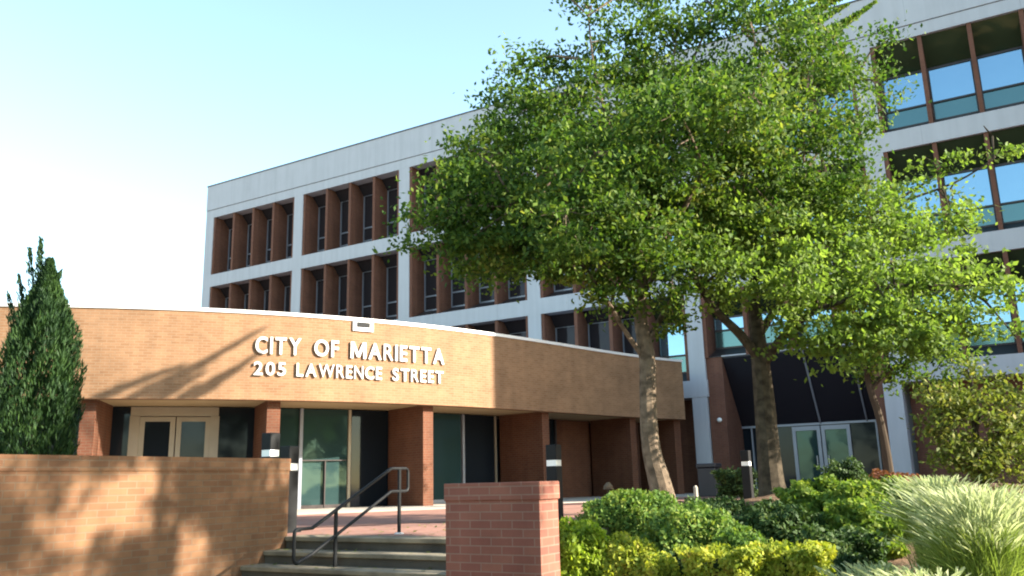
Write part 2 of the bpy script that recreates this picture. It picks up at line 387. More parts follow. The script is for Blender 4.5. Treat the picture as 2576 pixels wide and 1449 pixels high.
# bay B-C
pane(10.94, 13.6, 0, ZB, 'gglass'); pane(13.75, 15.35, 0, ZB, 'dglass')
mullion(13.68, .09, 0, ZB, 'alu'); mullion(15.2, .06, 0, ZB, 'beige'); rail(10.94, 13.6, 0, .12)
# bay C-D, D-E
pane(15.75, 18.3, 0, ZB, 'dglass'); mullion(17.2, .08, 0, ZB, 'bronze'); mullion(18.3, .1, 0, ZB, 'bronze')
b = MB(); curved(b, 18.36, 20.12, GO, GO + .2, 0, ZB, 1); b.build('brick_panel', M['red'], lb)
b = MB(); curved(b, 20.48, 22.54, GO, GO + .2, 0, ZB, 1); b.build('brick_panel', M['brown'], lb)
# white scupper / vent under the coping
b = MB(); curved(b, 8.28, 8.86, -.05, .0, ZT - .36, ZT - .095, 1); v_ = b.build('scupper', M['coping'], lb)
b = MB(); curved(b, 8.38, 8.76, -.056, -.052, ZT - .26, ZT - .12, 1); b.build('slot', M['black'], v_)

# letters on the fascia
sg = empty('wall_sign', tuple(FC(8.4, -.05, 3.33)))
tag(sg, 'raised white metal letters reading CITY OF MARIETTA 205 LAWRENCE STREET on the brick fascia', 'sign')
def glyph(ch):
    if ch == 'M':                                            # built by hand from convex pieces
        vs = [(0, 0), (.15, 0), (.15, .46), (.345, .06), (.495, .06), (.69, .46), (.69, 0), (.84, 0), (.84, .73), (.66, .73), (.42, .24), (.18, .73), (0, .73)]
        fs = [(0, 1, 2, 11, 12), (2, 3, 10, 11), (3, 4, 10), (4, 5, 9, 10), (5, 6, 7, 8, 9)]
        return [(a, b, 0) for a, b in vs], fs, [(i, (i + 1) % 13) for i in range(13)]
    cu = bpy.data.curves.new('letter', 'FONT'); cu.body = ch; cu.size = 1; cu.extrude = .0; cu.offset = .002 if ch in 'MWNR' else .018; cu.resolution_u = 4
    o = bpy.data.objects.new('tmp', cu); COL.objects.link(o)
    dg = bpy.context.evaluated_depsgraph_get(); me = bpy.data.meshes.new_from_object(o.evaluated_get(dg))
    bpy.data.objects.remove(o)
    vs = [tuple(v.co) for v in me.vertices]; fs = [tuple(p.vertices) for p in me.polygons]
    ed = {}
    for f in fs:
        for i in range(len(f)):
            a, b = f[i], f[(i + 1) % len(f)]; ed[(a, b)] = 1
    bd = [(a, b) for (a, b) in ed if (b, a) not in ed]
    bpy.data.meshes.remove(me)
    return vs, fs, bd
GL = {}
def put_word(word, s0, s1, z0, z1):
    ws = []
    for ch in word:
        if ch not in GL: GL[ch] = glyph(ch)
        vs = GL[ch][0]; xs = [v[0] for v in vs]; ys = [v[1] for v in vs]; ws.append((min(xs), max(xs), min(ys), max(ys)))
    hcap = .76
    tot = sum(w[1] - w[0] for w in ws); k0 = (z1 - z0) / hcap
    gap = .14 * len(word[1:]); kx = (s1 - s0) / (tot + gap); x = s0
    for ch, w in zip(word, ws):
        vs, fs, bd = GL[ch]; kz = (z1 - z0) / (w[3] - w[2])
        cs = x + (w[1] - w[0]) * kx / 2; c = FC(cs, 0); h = FH(cs)
        t_ = np.array([math.sin(h), math.cos(h), 0]); m_ = np.array([-math.cos(h), math.sin(h), 0])
        mb = MB(); mid = (w[0] + w[1]) / 2
        def P(i, o): v = vs[i]; p = c + t_ * (v[0] - mid) * kx + m_ * o; return (p[0], p[1], z0 + (v[1] - w[2]) * kz)
        for f in fs: mb.face([P(i, -.06) for i in f]); mb.face([P(i, -.02) for i in f[::-1]])
        for a, b in bd: mb.face([P(b, -.06), P(a, -.06), P(a, -.02), P(b, -.02)])
        mb.build('letter', M['letter'], sg)
        x += (w[1] - w[0]) * kx + .14 * kx
put_word('CITY', 5.76, 6.90, 3.88, 4.32); put_word('OF', 7.24, 7.89, 3.88, 4.32); put_word('MARIETTA', 8.22, 11.10, 3.88, 4.32)
put_word('205', 5.74, 6.53, 3.34, 3.68); put_word('LAWRENCE', 6.80, 9.12, 3.34, 3.68); put_word('STREET', 9.44, 11.07, 3.34, 3.68)

# ================================================================== TALL OFFICE BUILDING
ob = empty('office_building', tuple(P0 + T * -8 + N_ * 8))
tag(ob, 'four storey office block with pale concrete grid and brown brick fins behind the low building', 'building')
def fb(mb, s0, s1, d0, d1, z0, z1): mb.frame_box(P0, T, N_, s0, s1, d0, d1, z0, z1)
ENDL, ENDR = -29.62, 17.3
b = MB(); fb(b, ENDL + .05, ENDR + 6, 1.35, 17, 5.26, 18.3); b.build('core', M['conc'], ob)
b = MB(); fb(b, ENDL + .05, .40, 1.36, 17, 0, 5.255); b.build('core', M['conc'], ob)
b = MB(); fb(b, 7.05, ENDR + 6, 1.36, 17, 0, 5.255); b.build('core', M['conc'], ob)
b = MB(); fb(b, ENDL, ENDR, -.03, 1.3, 16.98, 18.50); fb(b, ENDL, ENDR, .0, 1.32, 16.46, 16.95); b.build('parapet', M['conc'], ob)
b = MB(); fb(b, ENDL - .03, ENDR, -.06, .4, 18.50, 18.56); b.build('coping', M['darktrim'], ob)
b = MB(); fb(b, ENDL, ENDR, .03, 1.3, 16.95, 16.98); b.build('joint', M['darktrim'], ob)
for z0, z1 in ((12.2, 12.93), (7.88, 8.60)):
    b = MB(); fb(b, ENDL, ENDR, 0, 1.34, z0, z1); b.build('floor_band', M['conc'], ob)
for s0, s1 in ((-3, .5), (7.2, ENDR)):
    b = MB(); fb(b, s0, s1, 0, 1.34, 3.68, 4.35); b.build('floor_band', M['conc'], ob)
cols = [-29.3, -22.0, -14.6, -7.2, .14, 7.52, 14.9]
for i, c in enumerate(cols):
    w = .33
    for z0, z1 in ((0, 3.68), (4.35, 7.88), (8.60, 12.2), (12.93, 16.46)):
        if z0 == 0 and c < 0: continue
        if z0 == 0:
            b = MB(); fb(b, c - .3 - (.35 if c > 5 else 0), c + .3 - (.35 if c > 5 else 0), .02, .8, z0, z1)
        else:
            b = MB(); fb(b, c - w, c + w, .004, 1.3, z0, z1)
        b.build('column', M['conc'], ob)
def window(s0, s1, z0, z1, gm='wglass', sm='sillglass'):
    """recessed window: sloping sill, tinted lower pane, mirror pane, dark upper pane"""
    D = 1.15; f = MB(); zs = z0 + .45; za = zs + .72; zb_ = z1 - .98
    fb(f, s0, s0 + .05, D - .06, D + .02, zs, z1); fb(f, s1 - .05, s1, D - .06, D + .02, zs, z1)
    if gm != 'wglass': zb_ = z1 - .52; p = MB()
    for z in (zs, za, zb_): fb(f, s0 + .05, s1 - .05, D - .06, D + .02, z, z + .07)
    o = f.build('window', M['bronze' if gm == 'wglass' else 'alu'], ob)
    p = MB(); fb(p, s0, s1, D, D + .03, zs, za + .03); p.build('lower_pane', M[sm], o)
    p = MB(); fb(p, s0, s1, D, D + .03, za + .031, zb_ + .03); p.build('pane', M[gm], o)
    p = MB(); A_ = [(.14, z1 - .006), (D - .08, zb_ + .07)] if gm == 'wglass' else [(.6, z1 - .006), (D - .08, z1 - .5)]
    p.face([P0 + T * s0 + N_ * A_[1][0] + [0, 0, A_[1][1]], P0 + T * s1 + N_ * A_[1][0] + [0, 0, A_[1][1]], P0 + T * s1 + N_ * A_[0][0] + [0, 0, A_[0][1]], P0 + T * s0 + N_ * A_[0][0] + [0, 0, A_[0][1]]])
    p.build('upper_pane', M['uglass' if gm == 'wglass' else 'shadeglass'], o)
    q = MB(); q.face([P0 + T * s0 + N_ * .12 + [0, 0, z0 + .02], P0 + T * s1 + N_ * .12 + [0, 0, z0 + .02],
                      P0 + T * s1 + N_ * (D - .06) + [0, 0, zs], P0 + T * s0 + N_ * (D - .06) + [0, 0, zs]])
    q.face([P0 + T * s0 + N_ * .12 + [0, 0, z0 + .003], P0 + T * s1 + N_ * .12 + [0, 0, z0 + .003], P0 + T * s1 + N_ * .12 + [0, 0, z0 + .02], P0 + T * s0 + N_ * .12 + [0, 0, z0 + .02]])
    q.build('sill', M['bronze'], o)
bays = [(cols[i] + .33, cols[i + 1] - .33) for i in range(6)]
for bi, (a, c) in enumerate(bays):
    n = 5; fw = .15; jam = .14
    for z0, z1 in ((4.35, 7.88), (8.60, 12.2), (12.93, 16.46)):
        if z0 < 5 and bi < 2: continue
        n = 4; inner0 = a + jam; inner1 = c - jam; pitch_ = (inner1 - inner0 + fw) / n
        zb = z0 if not (z0 < 5 and bi == 4) else 5.2
        for e0, e1 in ((a, a + jam), (c - jam, c)):
            b = MB(); fb(b, e0, e1, .05, 1.3, zb + .002, z1 - .002); b.build('brick_jamb', M['brown'], ob)
        for k in range(n):
            w0 = inner0 + k * pitch_; w1 = w0 + pitch_ - fw
            dk = bi < 3 or (bi == 3 and k < 3)
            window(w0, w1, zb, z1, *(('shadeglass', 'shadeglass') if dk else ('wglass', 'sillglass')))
            if k < n - 1:
                b = MB(); fb(b, w1, w1 + fw, .06, 1.3, zb + .002, z1 - .002); b.build('brick_fin', M['brown'], ob)
# ground storey: right bay
b = MB(); fb(b, 7.6, ENDR, 1.0, 1.3, 0, 3.68); b.build('ground_wall', M['brown'], ob)
b = MB(); fb(b, -6, -.16, 1.0, 1.3, 0, 4.3); b.build('ground_wall', M['brown'], ob)
# the entrance: sloping dark glass soffit between brick cheeks, glass doors set back
en = MB()
def PB(s, d, z): return P0 + T * s + N_ * d + np.array([0, 0, z])
for s0, s1 in ((.47, 1.12), (6.55, 7.0)):
    ch = MB()
    pts = [PB(s0, .15, 0), PB(s0, 2.6, 0), PB(s0, 2.6, 5.2), PB(s0, .15, 5.2)]
    ch.hexa([PB(s0, .15, 0), PB(s1, .15, 0), PB(s1, 2.6, 0), PB(s0, 2.6, 0)], [PB(s0, .15, 5.2), PB(s1, .15, 5.2), PB(s1, 2.6, 5.2), PB(s0, 2.6, 5.2)])
    ch.build('brick_cheek', M['brown'], ob)
tri = MB(); a_, b_ = PB(1.12, .15, 5.2), PB(1.12, 2.2, 2.52)
b = MB(); b.face([PB(1.12, .2, 5.15), PB(6.55, .2, 5.15), PB(6.55, 2.15, 2.55), PB(1.12, 2.15, 2.55)][::-1])
b.face([PB(1.12, .2, 5.15), PB(6.55, .2, 5.15), PB(6.55, .2, 5.2), PB(1.12, .2, 5.2)])
sgp = b.build('sloping_glass', M['sglass'], ob)
for s_ in (2.5, 4.2, 5.9):
    b = MB(); b.hexa([PB(s_ - .03, .14, 5.12), PB(s_ + .03, .14, 5.12), PB(s_ + .03, 2.1, 2.52), PB(s_ - .03, 2.1, 2.52)][::-1],
                     [PB(s_ - .03, .2, 5.16), PB(s_ + .03, .2, 5.16), PB(s_ + .03, 2.16, 2.56), PB(s_ - .03, 2.16, 2.56)][::-1])
    b.build('glazing_bar', M['alu'], sgp)
b = MB(); fb(b, 1.12, 6.55, 2.22, 2.26, 0, 2.5); lobby = b.build('lobby_glass', M['dglass'], ob)
b = MB(); fb(b, 1.12, 6.55, 2.12, 2.24, 2.48, 2.56)
for s_ in (1.5, 6.2): fb(b, s_ - .03, s_ + .03, 2.14, 2.22, 0, 2.48)
b.build('entrance_frame', M['alu'], ob)
for s0, s1 in ((3.1, 4.16), (4.20, 5.26)):
    b = MB(); fb(b, s0, s0 + .13, 2.10, 2.2, .02, 2.44); fb(b, s1 - .13, s1, 2.10, 2.2, .02, 2.44)
    fb(b, s0 + .13, s1 - .13, 2.10, 2.2, 2.28, 2.44); fb(b, s0 + .13, s1 - .13, 2.10, 2.2, .02, .25)
    d_ = b.build('door', M['alu'], ob)
    b = MB(); fb(b, s0 + .13, s1 - .13, 2.16, 2.18, .25, 2.28); b.build('pane', M['gglass'], d_)
    hs = s1 - .2 if s0 < 4 else s0 + .2
    b = MB(); b.tube([PB(hs, 2.06, .95), PB(hs, 2.06, 1.3)], .02, 6); b.build('handle', M['coping'], d_)
b = MB(); fb(b, 1.12, 6.55, .1, 2.6, 5.2, 5.25); b.build('ceiling', M['conc'], ob)

# unseen wing beyond the frame, made narrow to throw the shade edge on the fascia
rw = empty('shade_wing', tuple(PB(24, 0, 0))); tag(rw, 'unseen narrow concrete wing of the office block past the right edge, shaped to cast shade', 'building')
b = MB()
fb(b, 17.3, 20, -4.55, 10, 0, 18.9); b.build('wing_wall', M['conc'], rw)
for z0 in (1, 5, 9.2, 13.4):
    for k in range(1):
        b = MB(); fb(b, 17.28, 17.3, -2.4 + k * 1.9, -.8 + k * 1.9, z0, z0 + 2.4); b.build('window', M['wglass'], rw)

# ================================================================== STREET FURNITURE
def bollard(loc, label, first=None):
    r = empty('light_bollard', loc); r.rotation_euler = (0, 0, math.atan2(T[1], T[0]))
    if first:
        for ch in first.children:
            c = ch.copy(); COL.objects.link(c); c.parent = r
    else:
        b = MB(); w = .09
        def bx(mb, w, z0, z1): mb.box(loc[0] - w, loc[0] + w, loc[1] - w, loc[1] + w, loc[2] + z0, loc[2] + z1)
        bx(b, w, 0, .80); b.build('post', M['black'], r, bevel=.006)
        b = MB(); bx(b, .082, .80, .89); b.build('lens', M['lens'], r)
        b = MB(); bx(b, w, .89, 1.12); b.build('head', M['black'], r, bevel=.008)
        b = MB(); bx(b, .13, 0, .015); b.build('base_plate', M['black'], r)
    return tag(r, label, 'light bollard', 'black light bollards beside the paths')
L1 = at(1398, 1300, 13.2)
b1 = bollard((L1[0], L1[1], 0), 'black square light bollard standing right of the brick pier')
L2 = at(680, 1147, 11.9); bollard((L2[0], L2[1], .2), 'black light bollard showing its head above the end of the garden wall', b1)
L3 = at(723, 1300, 11.6); bollard((L3[0], L3[1], 0), 'black light bollard at the top of the steps against the wall end', b1)
L4 = at(1880, 1200, 18.5); bollard((L4[0], L4[1], 0), 'light bollard beside the dark trunk of the wider green tree', b1)
# handrail
hr = empty('handrail', tuple(SP(-.9, -1, -.4))); tag(hr, 'thin black pipe handrail with looped ends on the steps', 'handrail')
A0 = at(1004, 1330, 10.6); A0[2] = 0
def HP(s, z): p = A0 - N_ * s; return (p[0], p[1], z)
def arcpts(c, r, a0, a1, n=5): return [HP(c[0] + r * math.cos(a0 + (a1 - a0) * k / n), c[1] + r * math.sin(a0 + (a1 - a0) * k / n)) for k in range(n + 1)]
zt = .77; gp = .27; rr = .05; zl = .15
loop = [HP(.16, zt)] + arcpts((-.12, zt - rr), rr, math.pi / 2, math.pi) + arcpts((-.12, zt - gp + rr), rr, math.pi, math.pi * 1.5) + [HP(.16, zt - gp)]
b = MB()
b.tube(loop[::-1] + [], .019, 8)
b.tube([HP(.16, zt), HP(1.475, zl), ] + arcpts((1.68, zl - rr), rr, math.pi / 2, 0) + arcpts((1.68, zl - gp - .02), rr, 0, -math.pi / 2) + [HP(1.475, zl - gp), HP(.16, zt - gp)], .019, 8)
b.build('rail', M['black'], hr)
b = MB(); b.tube([HP(0, 0), HP(0, zt)], .022, 8); b.build('post', M['black'], hr)
zz = zt + (zl - zt) * (1.11 - .16) / (1.475 - .16)
b = MB(); b.tube([HP(1.11, -.56), HP(1.11, zz)], .022, 8); b.build('post', M['black'], hr)
b = MB(); p = HP(0, 0); b.tube([(p[0], p[1], 0), (p[0], p[1], .012), (p[0], p[1], .02)], [.06, .06, .03], 12); b.build('base_flange', M['coping'], hr)
# litter bin
Lb = at(1787, 1230, 25.5); r = empty('litter_bin', (Lb[0], Lb[1], 0)); tag(r, 'dark square litter bin standing in the shade by the entrance wall', 'litter bin')
b = MB(); b.frame_box(np.array([Lb[0], Lb[1], 0]), T, N_, -.27, .27, -.27, .27, .04, .86); b.build('bin_body', M['bin'], r, bevel=.02)
b = MB(); b.frame_box(np.array([Lb[0], Lb[1], 0]), T, N_, -.3, .3, -.3, .3, .86, .98); b.build('lid', M['bin'], r, bevel=.02)
# small path lights / stake
def pathlight(p, h, label):
    r = empty('path_light', tuple(p)); x, y, z = p
    b = MB(); b.tube([(x, y, z), (x, y, z + h * .8)], .02, 8); b.build('stem', M['bark2'], r)
    b = MB(); b.tube([(x, y, z + h * .8), (x, y, z + h * .9), (x, y, z + h)], [.08, .07, .02], 12); b.build('cap', M['bark'], r)
    tag(r, label, 'path light')
p = at(1530, 1218, 13.5); pathlight((p[0], p[1], 0), p[2] + .03, 'small pale capped path light behind the round green shrub')
p = at(1750, 1232, 14.5); r = empty('marker_stake', (p[0], p[1], .1)); tag(r, 'short white marker stake standing behind the shrubs between the two trees', 'stake')
b = MB(); b.tube([(p[0], p[1], .1), (p[0], p[1], p[2] + .04), (p[0], p[1], p[2] + .07)], [.035, .035, .012], 8); b.build('stake_body', M['apron'], r)
# wall lamp on entrance cheek
p = PB(.85, .13, 2.75); r = empty('wall_lamp', tuple(p)); tag(r, 'small round lamp fixed on the brick wall left of the main entrance', 'wall lamp')
b = MB(); b.tube([p, p - N_ * .05, p - N_ * .12], [.09, .09, .04], 12); b.build('lamp_body', M['lens'], r)

# ================================================================== PLANTS
def leaf_mesh(name, C, A, B, mat, parent):
    """C centres, A long half axis, B short half axis -> rhombic leaves"""
    n = len(C); off = root_off(parent) if parent is not None else (0, 0, 0); C = C - np.array(off)
    V = np.empty((n, 4, 3)); V[:, 0] = C - A; V[:, 1] = C + B; V[:, 2] = C + A; V[:, 3] = C - B
    me = bpy.data.meshes.new(name); me.vertices.add(n * 4); me.vertices.foreach_set('co', V.reshape(-1))
    me.loops.add(n * 4); me.loops.foreach_set('vertex_index', np.arange(n * 4, dtype=np.int32))
    me.polygons.add(n); me.polygons.foreach_set('loop_start', np.arange(0, n * 4, 4, dtype=np.int32))
    me.update(calc_edges=True); me.validate()
    return finish(me, name, mat, parent)
def unit(v): return v / np.maximum(1e-9, np.linalg.norm(v, axis=-1, keepdims=True))
def leaves_at(centres, per, spread, size, up=.3, droop=0, flat=.7):
    n = len(centres); C = np.repeat(centres, per, 0); sp = np.repeat(np.broadcast_to(spread, (n,)), per)
    g_ = RNG.normal(size=(len(C), 3)); C = C + g_ * sp[:, None] * np.array([1, 1, flat]) * .55
    A = unit(RNG.normal(size=C.shape) + np.array([0, 0, -droop]))
    Nn = unit(RNG.normal(size=C.shape) + np.array([0, 0, up * 2]))
    B = unit(np.cross(Nn, A)); s = size * RNG.uniform(.6, 1.25, len(C))[:, None]
    return C, A * s * .5, B * s * .28
def tree(name, label, trunk, limbs, lobes, per, size, leaf, bark, cat='tree', group=None, twigs=True, cl=.30, dens=1.0, shts=None, flat=.7):
    """trunk / limbs: lists of (point, radius); lobes: (centre, (rx,ry,rz), clumps)"""
    r = empty(name, tuple(trunk[0][0])); tag(r, label, cat, group)
    def smooth(pl):
        P = [Vector(p) for p, _ in pl]; R = [q for _, q in pl]; out = []; ro = []
        for i in range(len(P) - 1):
            p0 = P[max(i - 1, 0)]; p1 = P[i]; p2 = P[i + 1]; p3 = P[min(i + 2, len(P) - 1)]
            for k in range(4):
                t = k / 4; out.append(.5 * ((2 * p1) + (p2 - p0) * t + (2 * p0 - 5 * p1 + 4 * p2 - p3) * t * t + (3 * p1 - p0 - 3 * p2 + p3) * t ** 3)); ro.append(R[i] + (R[i + 1] - R[i]) * t)
        out.append(P[-1]); ro.append(R[-1]); return out, ro
    b = MB(); nodes = []
    pts, rad = smooth(trunk); b.tube(pts, rad, 10); nodes += [(p, q) for p, q in zip(pts, rad)][len(pts) // 2:]
    lb_ = b
    for li in limbs:
        pts, rad = smooth(li); lb_.tube(pts, rad, 7); nodes += list(zip(pts, rad))[3:]
    NP = np.array([tuple(p) for p, _ in nodes])
    cen = []
    for (c, rd, k) in lobes:
        k = int(k * dens)
        d = unit(RNG.normal(size=(k, 3))); rr_ = RNG.uniform(.25, 1, k) ** .45
        cen.append(np.array(c) + d * rr_[:, None] * np.array(rd))
    lobec = np.array([c for c, _, _ in lobes])
    # branch to each lobe, twigs to a share of the clumps
    sub = []
    for c, rd, k in lobes:
        j = np.argmin(np.linalg.norm(NP - np.array(c), axis=1)); a = NP[j]; e = np.array(c) + np.array([0, 0, rd[2] * .3])
        mid = (a + e) / 2 + np.array([0, 0, .12]) + RNG.normal(size=3) * .06
        lb_.tube([a, mid, e], [max(.012, nodes[j][1] * .55), .02, .008], 5); sub += [a * .5 + e * .5, mid, e]
    SB = np.vstack([NP, np.array(sub)])
    cen = np.vstack(cen)
    if twigs:
        for c in cen[RNG.random(len(cen)) < .35]:
            j = np.argmin(np.linalg.norm(SB - c, axis=1)); a = SB[j]
            lb_.tube([a, (a + c) / 2 + RNG.normal(size=3) * .05, c], [.012, .007, .003], 3, cap=False)
    lb_.build('trunk', M[bark], r)
    C, A, B = leaves_at(cen, per, cl * RNG.uniform(.6, 1.3, len(cen)), size, up=.5, droop=.5, flat=flat)
    for a_, e_ in (shts or []):
        q = RNG.uniform(0, 1, 900); pc_ = a_ + (e_ - a_) * q[:, None]
        C2, A2, B2 = leaves_at(pc_, 1, .115 * (1.15 - q), size * .8); C = np.vstack([C, C2]); A = np.vstack([A, A2]); B = np.vstack([B, B2])
    leaf_mesh('crown', C, A, B, M[leaf], r)
    return r
def L(px, py, rp, Y, k, sq=1.0, dz=0.8):
    c = at(px, py, Y); rm = rp * Y / F_ * 1.02
    return (c, (rm, rm * dz, rm * sq), k)
def PT(px, py, Y, r): return (at(px, py, Y), r)

# -- tree with the pale trunk (nearest the low building)
Y1 = 12.6
b0 = at(1668, 1243, Y1)
t1_trunk = [((b0[0] + .05, b0[1], b0[2] - .35), .20), PT(1660, 1215, Y1, .165), PT(1637, 1120, Y1, .135), PT(1630, 1000, Y1 + .05, .125), PT(1628, 900, Y1 + .1, .125), PT(1612, 800, Y1 + .1, .10), PT(1618, 690, Y1 + .15, .085), PT(1625, 560, Y1 + .2, .065), PT(1640, 380, Y1 + .1, .045), PT(1650, 200, Y1, .03)]
t1_limbs = [
    [PT(1620, 900, Y1 + .1, .05), PT(1570, 830, Y1 - .1, .035), PT(1520, 745, Y1 - .4, .03), PT(1440, 640, Y1 - .7, .025), PT(1300, 520, Y1 - 1, .02)],
    [PT(1612, 800, Y1 + .1, .06), PT(1560, 700, Y1 + .3, .045), PT(1450, 520, Y1 + .6, .03), PT(1330, 330, Y1 + .8, .018)],
    [PT(1618, 700, Y1 + .1, .06), PT(1700, 560, Y1 - .2, .045), PT(1800, 380, Y1 - .5, .035), PT(1920, 200, Y1 - .6, .02)],
    [PT(1630, 860, Y1 + .1, .05), PT(1700, 740, Y1 + .5, .04), PT(1820, 600, Y1 + .9, .03), PT(1990, 400, Y1 + 1.1, .02), PT(2150, 200, Y1 + 1.1, .012)],
    [PT(1625, 560, Y1 + .2, .05), PT(1560, 400, Y1 - .3, .035), PT(1500, 200, Y1 - .5, .02), PT(1480, 40, Y1 - .5, .01)],
    [PT(1640, 380, Y1 + .1, .035), PT(1720, 200, Y1 + .3, .025), PT(1800, 20, Y1 + .4, .014), PT(1850, -120, Y1 + .4, .008)],
]
t1_lobes = [
    L(1570, 730, 60, Y1 - .3, 12), L(1500, 730, 45, Y1 - .5, 8), L(1690, 720, 55, Y1 - .3, 12), L(1650, 600, 90, Y1 - .9, 26), L(1600, 640, 70, Y1 - .9, 16), L(1700, 820, 40, Y1 + .2, 8), L(1570, 780, 30, Y1, 3),
    L(1130, 520, 75, Y1 - .9, 26), L(1190, 400, 85, Y1 - .8, 34), L(1240, 560, 130, Y1 - .9, 62), L(1330, 300, 110, Y1 - .4, 48), L(1380, 190, 75, Y1, 22),
    L(1400, 480, 160, Y1 - .9, 95), L(1410, 630, 85, Y1 - .9, 34), L(1290, 650, 65, Y1 - .9, 20), L(1150, 640, 60, Y1 - .9, 16), L(1060, 600, 35, Y1 - .9, 6), L(1035, 545, 18, Y1 - .9, 3),
    L(1310, 160, 40, Y1 - .4, 8), L(1290, 240, 45, Y1 - .4, 9),
    L(1520, 300, 150, Y1 - .5, 78), L(1570, 500, 150, Y1 - .2, 78), L(1500, 640, 90, Y1 - .5, 34), L(1560, 160, 110, Y1, 42), L(1480, 40, 70, Y1 - .3, 11), L(1600, 20, 85, Y1, 18),
    L(1700, 380, 170, Y1 - .4, 95), L(1690, 580, 120, Y1 + .1, 46), L(1700, 170, 140, Y1 + .1, 66), L(1760, 0, 110, Y1 + .3, 34), L(1640, 690, 70, Y1 + .4, 16),
    L(1850, 300, 150, Y1 - .4, 80), L(1880, 480, 150, Y1 + .3, 74), L(1900, 120, 140, Y1 - .2, 62), L(1950, -20, 110, Y1, 30), L(1830, 620, 90, Y1 + .6, 26),
    L(2030, 240, 140, Y1 + .2, 60), L(2060, 420, 130, Y1 + .5, 48), L(2070, 80, 80, Y1 + .3, 16), L(2150, 330, 85, Y1 + .9, 20), L(2170, 170, 75, Y1 + .9, 14), L(2240, 110, 45, Y1 + 1.0, 5), L(2225, 250, 45, Y1 + 1.0, 5), L(1880, -180, 120, Y1, 22), L(1640, -160, 110, Y1, 18), L(1420, -20, 25, Y1 - .3, 2)]
BK = np.random.default_rng(3)
for (px, py, rp, dy, k) in [(1180, 540, 90, 1.2, 26), (1250, 420, 110, 1.6, 34), (1330, 560, 130, 1.4, 44), (1400, 380, 140, 1.8, 48), (1480, 560, 150, 1.6, 54), (1560, 420, 150, 2.2, 52), (1620, 250, 120, 2.0, 36),
                            (1700, 480, 150, 2.2, 52), (1780, 330, 140, 2.0, 46), (1860, 420, 140, 2.2, 46), (1960, 330, 120, 2.2, 36), (1830, 560, 110, 2.2, 34), (1500, 420, 140, -2.2, 34), (1700, 300, 150, -2.2, 40),
                            (1420, 560, 110, -2.2, 30), (1880, 260, 120, -2.0, 26), (1940, 520, 110, 1.6, 34), (2030, 480, 90, 2.2, 22), (1380, 660, 80, .4, 18), (1230, 640, 80, .4, 20)]:
    t1_lobes.append(L(px, py, rp, Y1 + dy, int(k * 1.15)))
tree('crape_myrtle', 'tall tree with pale twisting trunk and broad crown before the brick fascia', t1_trunk, t1_limbs, t1_lobes, 78, .092, 'leaf1', 'bark', dens=.60, cl=.36, flat=.33)

# -- tree with the darker straight trunk
Y2 = 13.2
b0 = at(1942, 1236, Y2)
t2_trunk = [((b0[0] + .03, b0[1], b0[2] - .25), .28), PT(1941, 1215, Y2, .20), PT(1932, 1120, Y2, .175), PT(1922, 1000, Y2, .16), PT(1912, 900, Y2, .14), PT(1903, 820, Y2, .12), PT(1895, 720, Y2 + .1, .08), PT(1905, 560, Y2 + .2, .05)]
t2_limbs = [
    [PT(1912, 905, Y2, .09), PT(1860, 840, Y2 - .2, .075), PT(1800, 780, Y2 - .4, .06), PT(1750, 700, Y2 - .6, .045), PT(1720, 600, Y2 - .7, .02)],
    [PT(1916, 920, Y2, .10), PT(1960, 860, Y2 - .3, .07), PT(2020, 800, Y2 - .6, .055), PT(2110, 760, Y2 - .8, .04), PT(2250, 720, Y2 - .9, .03), PT(2420, 720, Y2 - .9, .015)],
    [PT(1905, 850, Y2, .07), PT(1990, 720, Y2 + .3, .055), PT(2100, 600, Y2 + .4, .04), PT(2230, 520, Y2 + .5, .03), PT(2360, 440, Y2 + .5, .015)],
    [PT(1895, 720, Y2 + .1, .06), PT(1960, 600, Y2, .04), PT(2050, 500, Y2, .02)],
    [PT(2230, 520, Y2 + .5, .025), PT(2400, 460, Y2 + .3, .018), PT(2500, 400, Y2 + .2, .01)]]
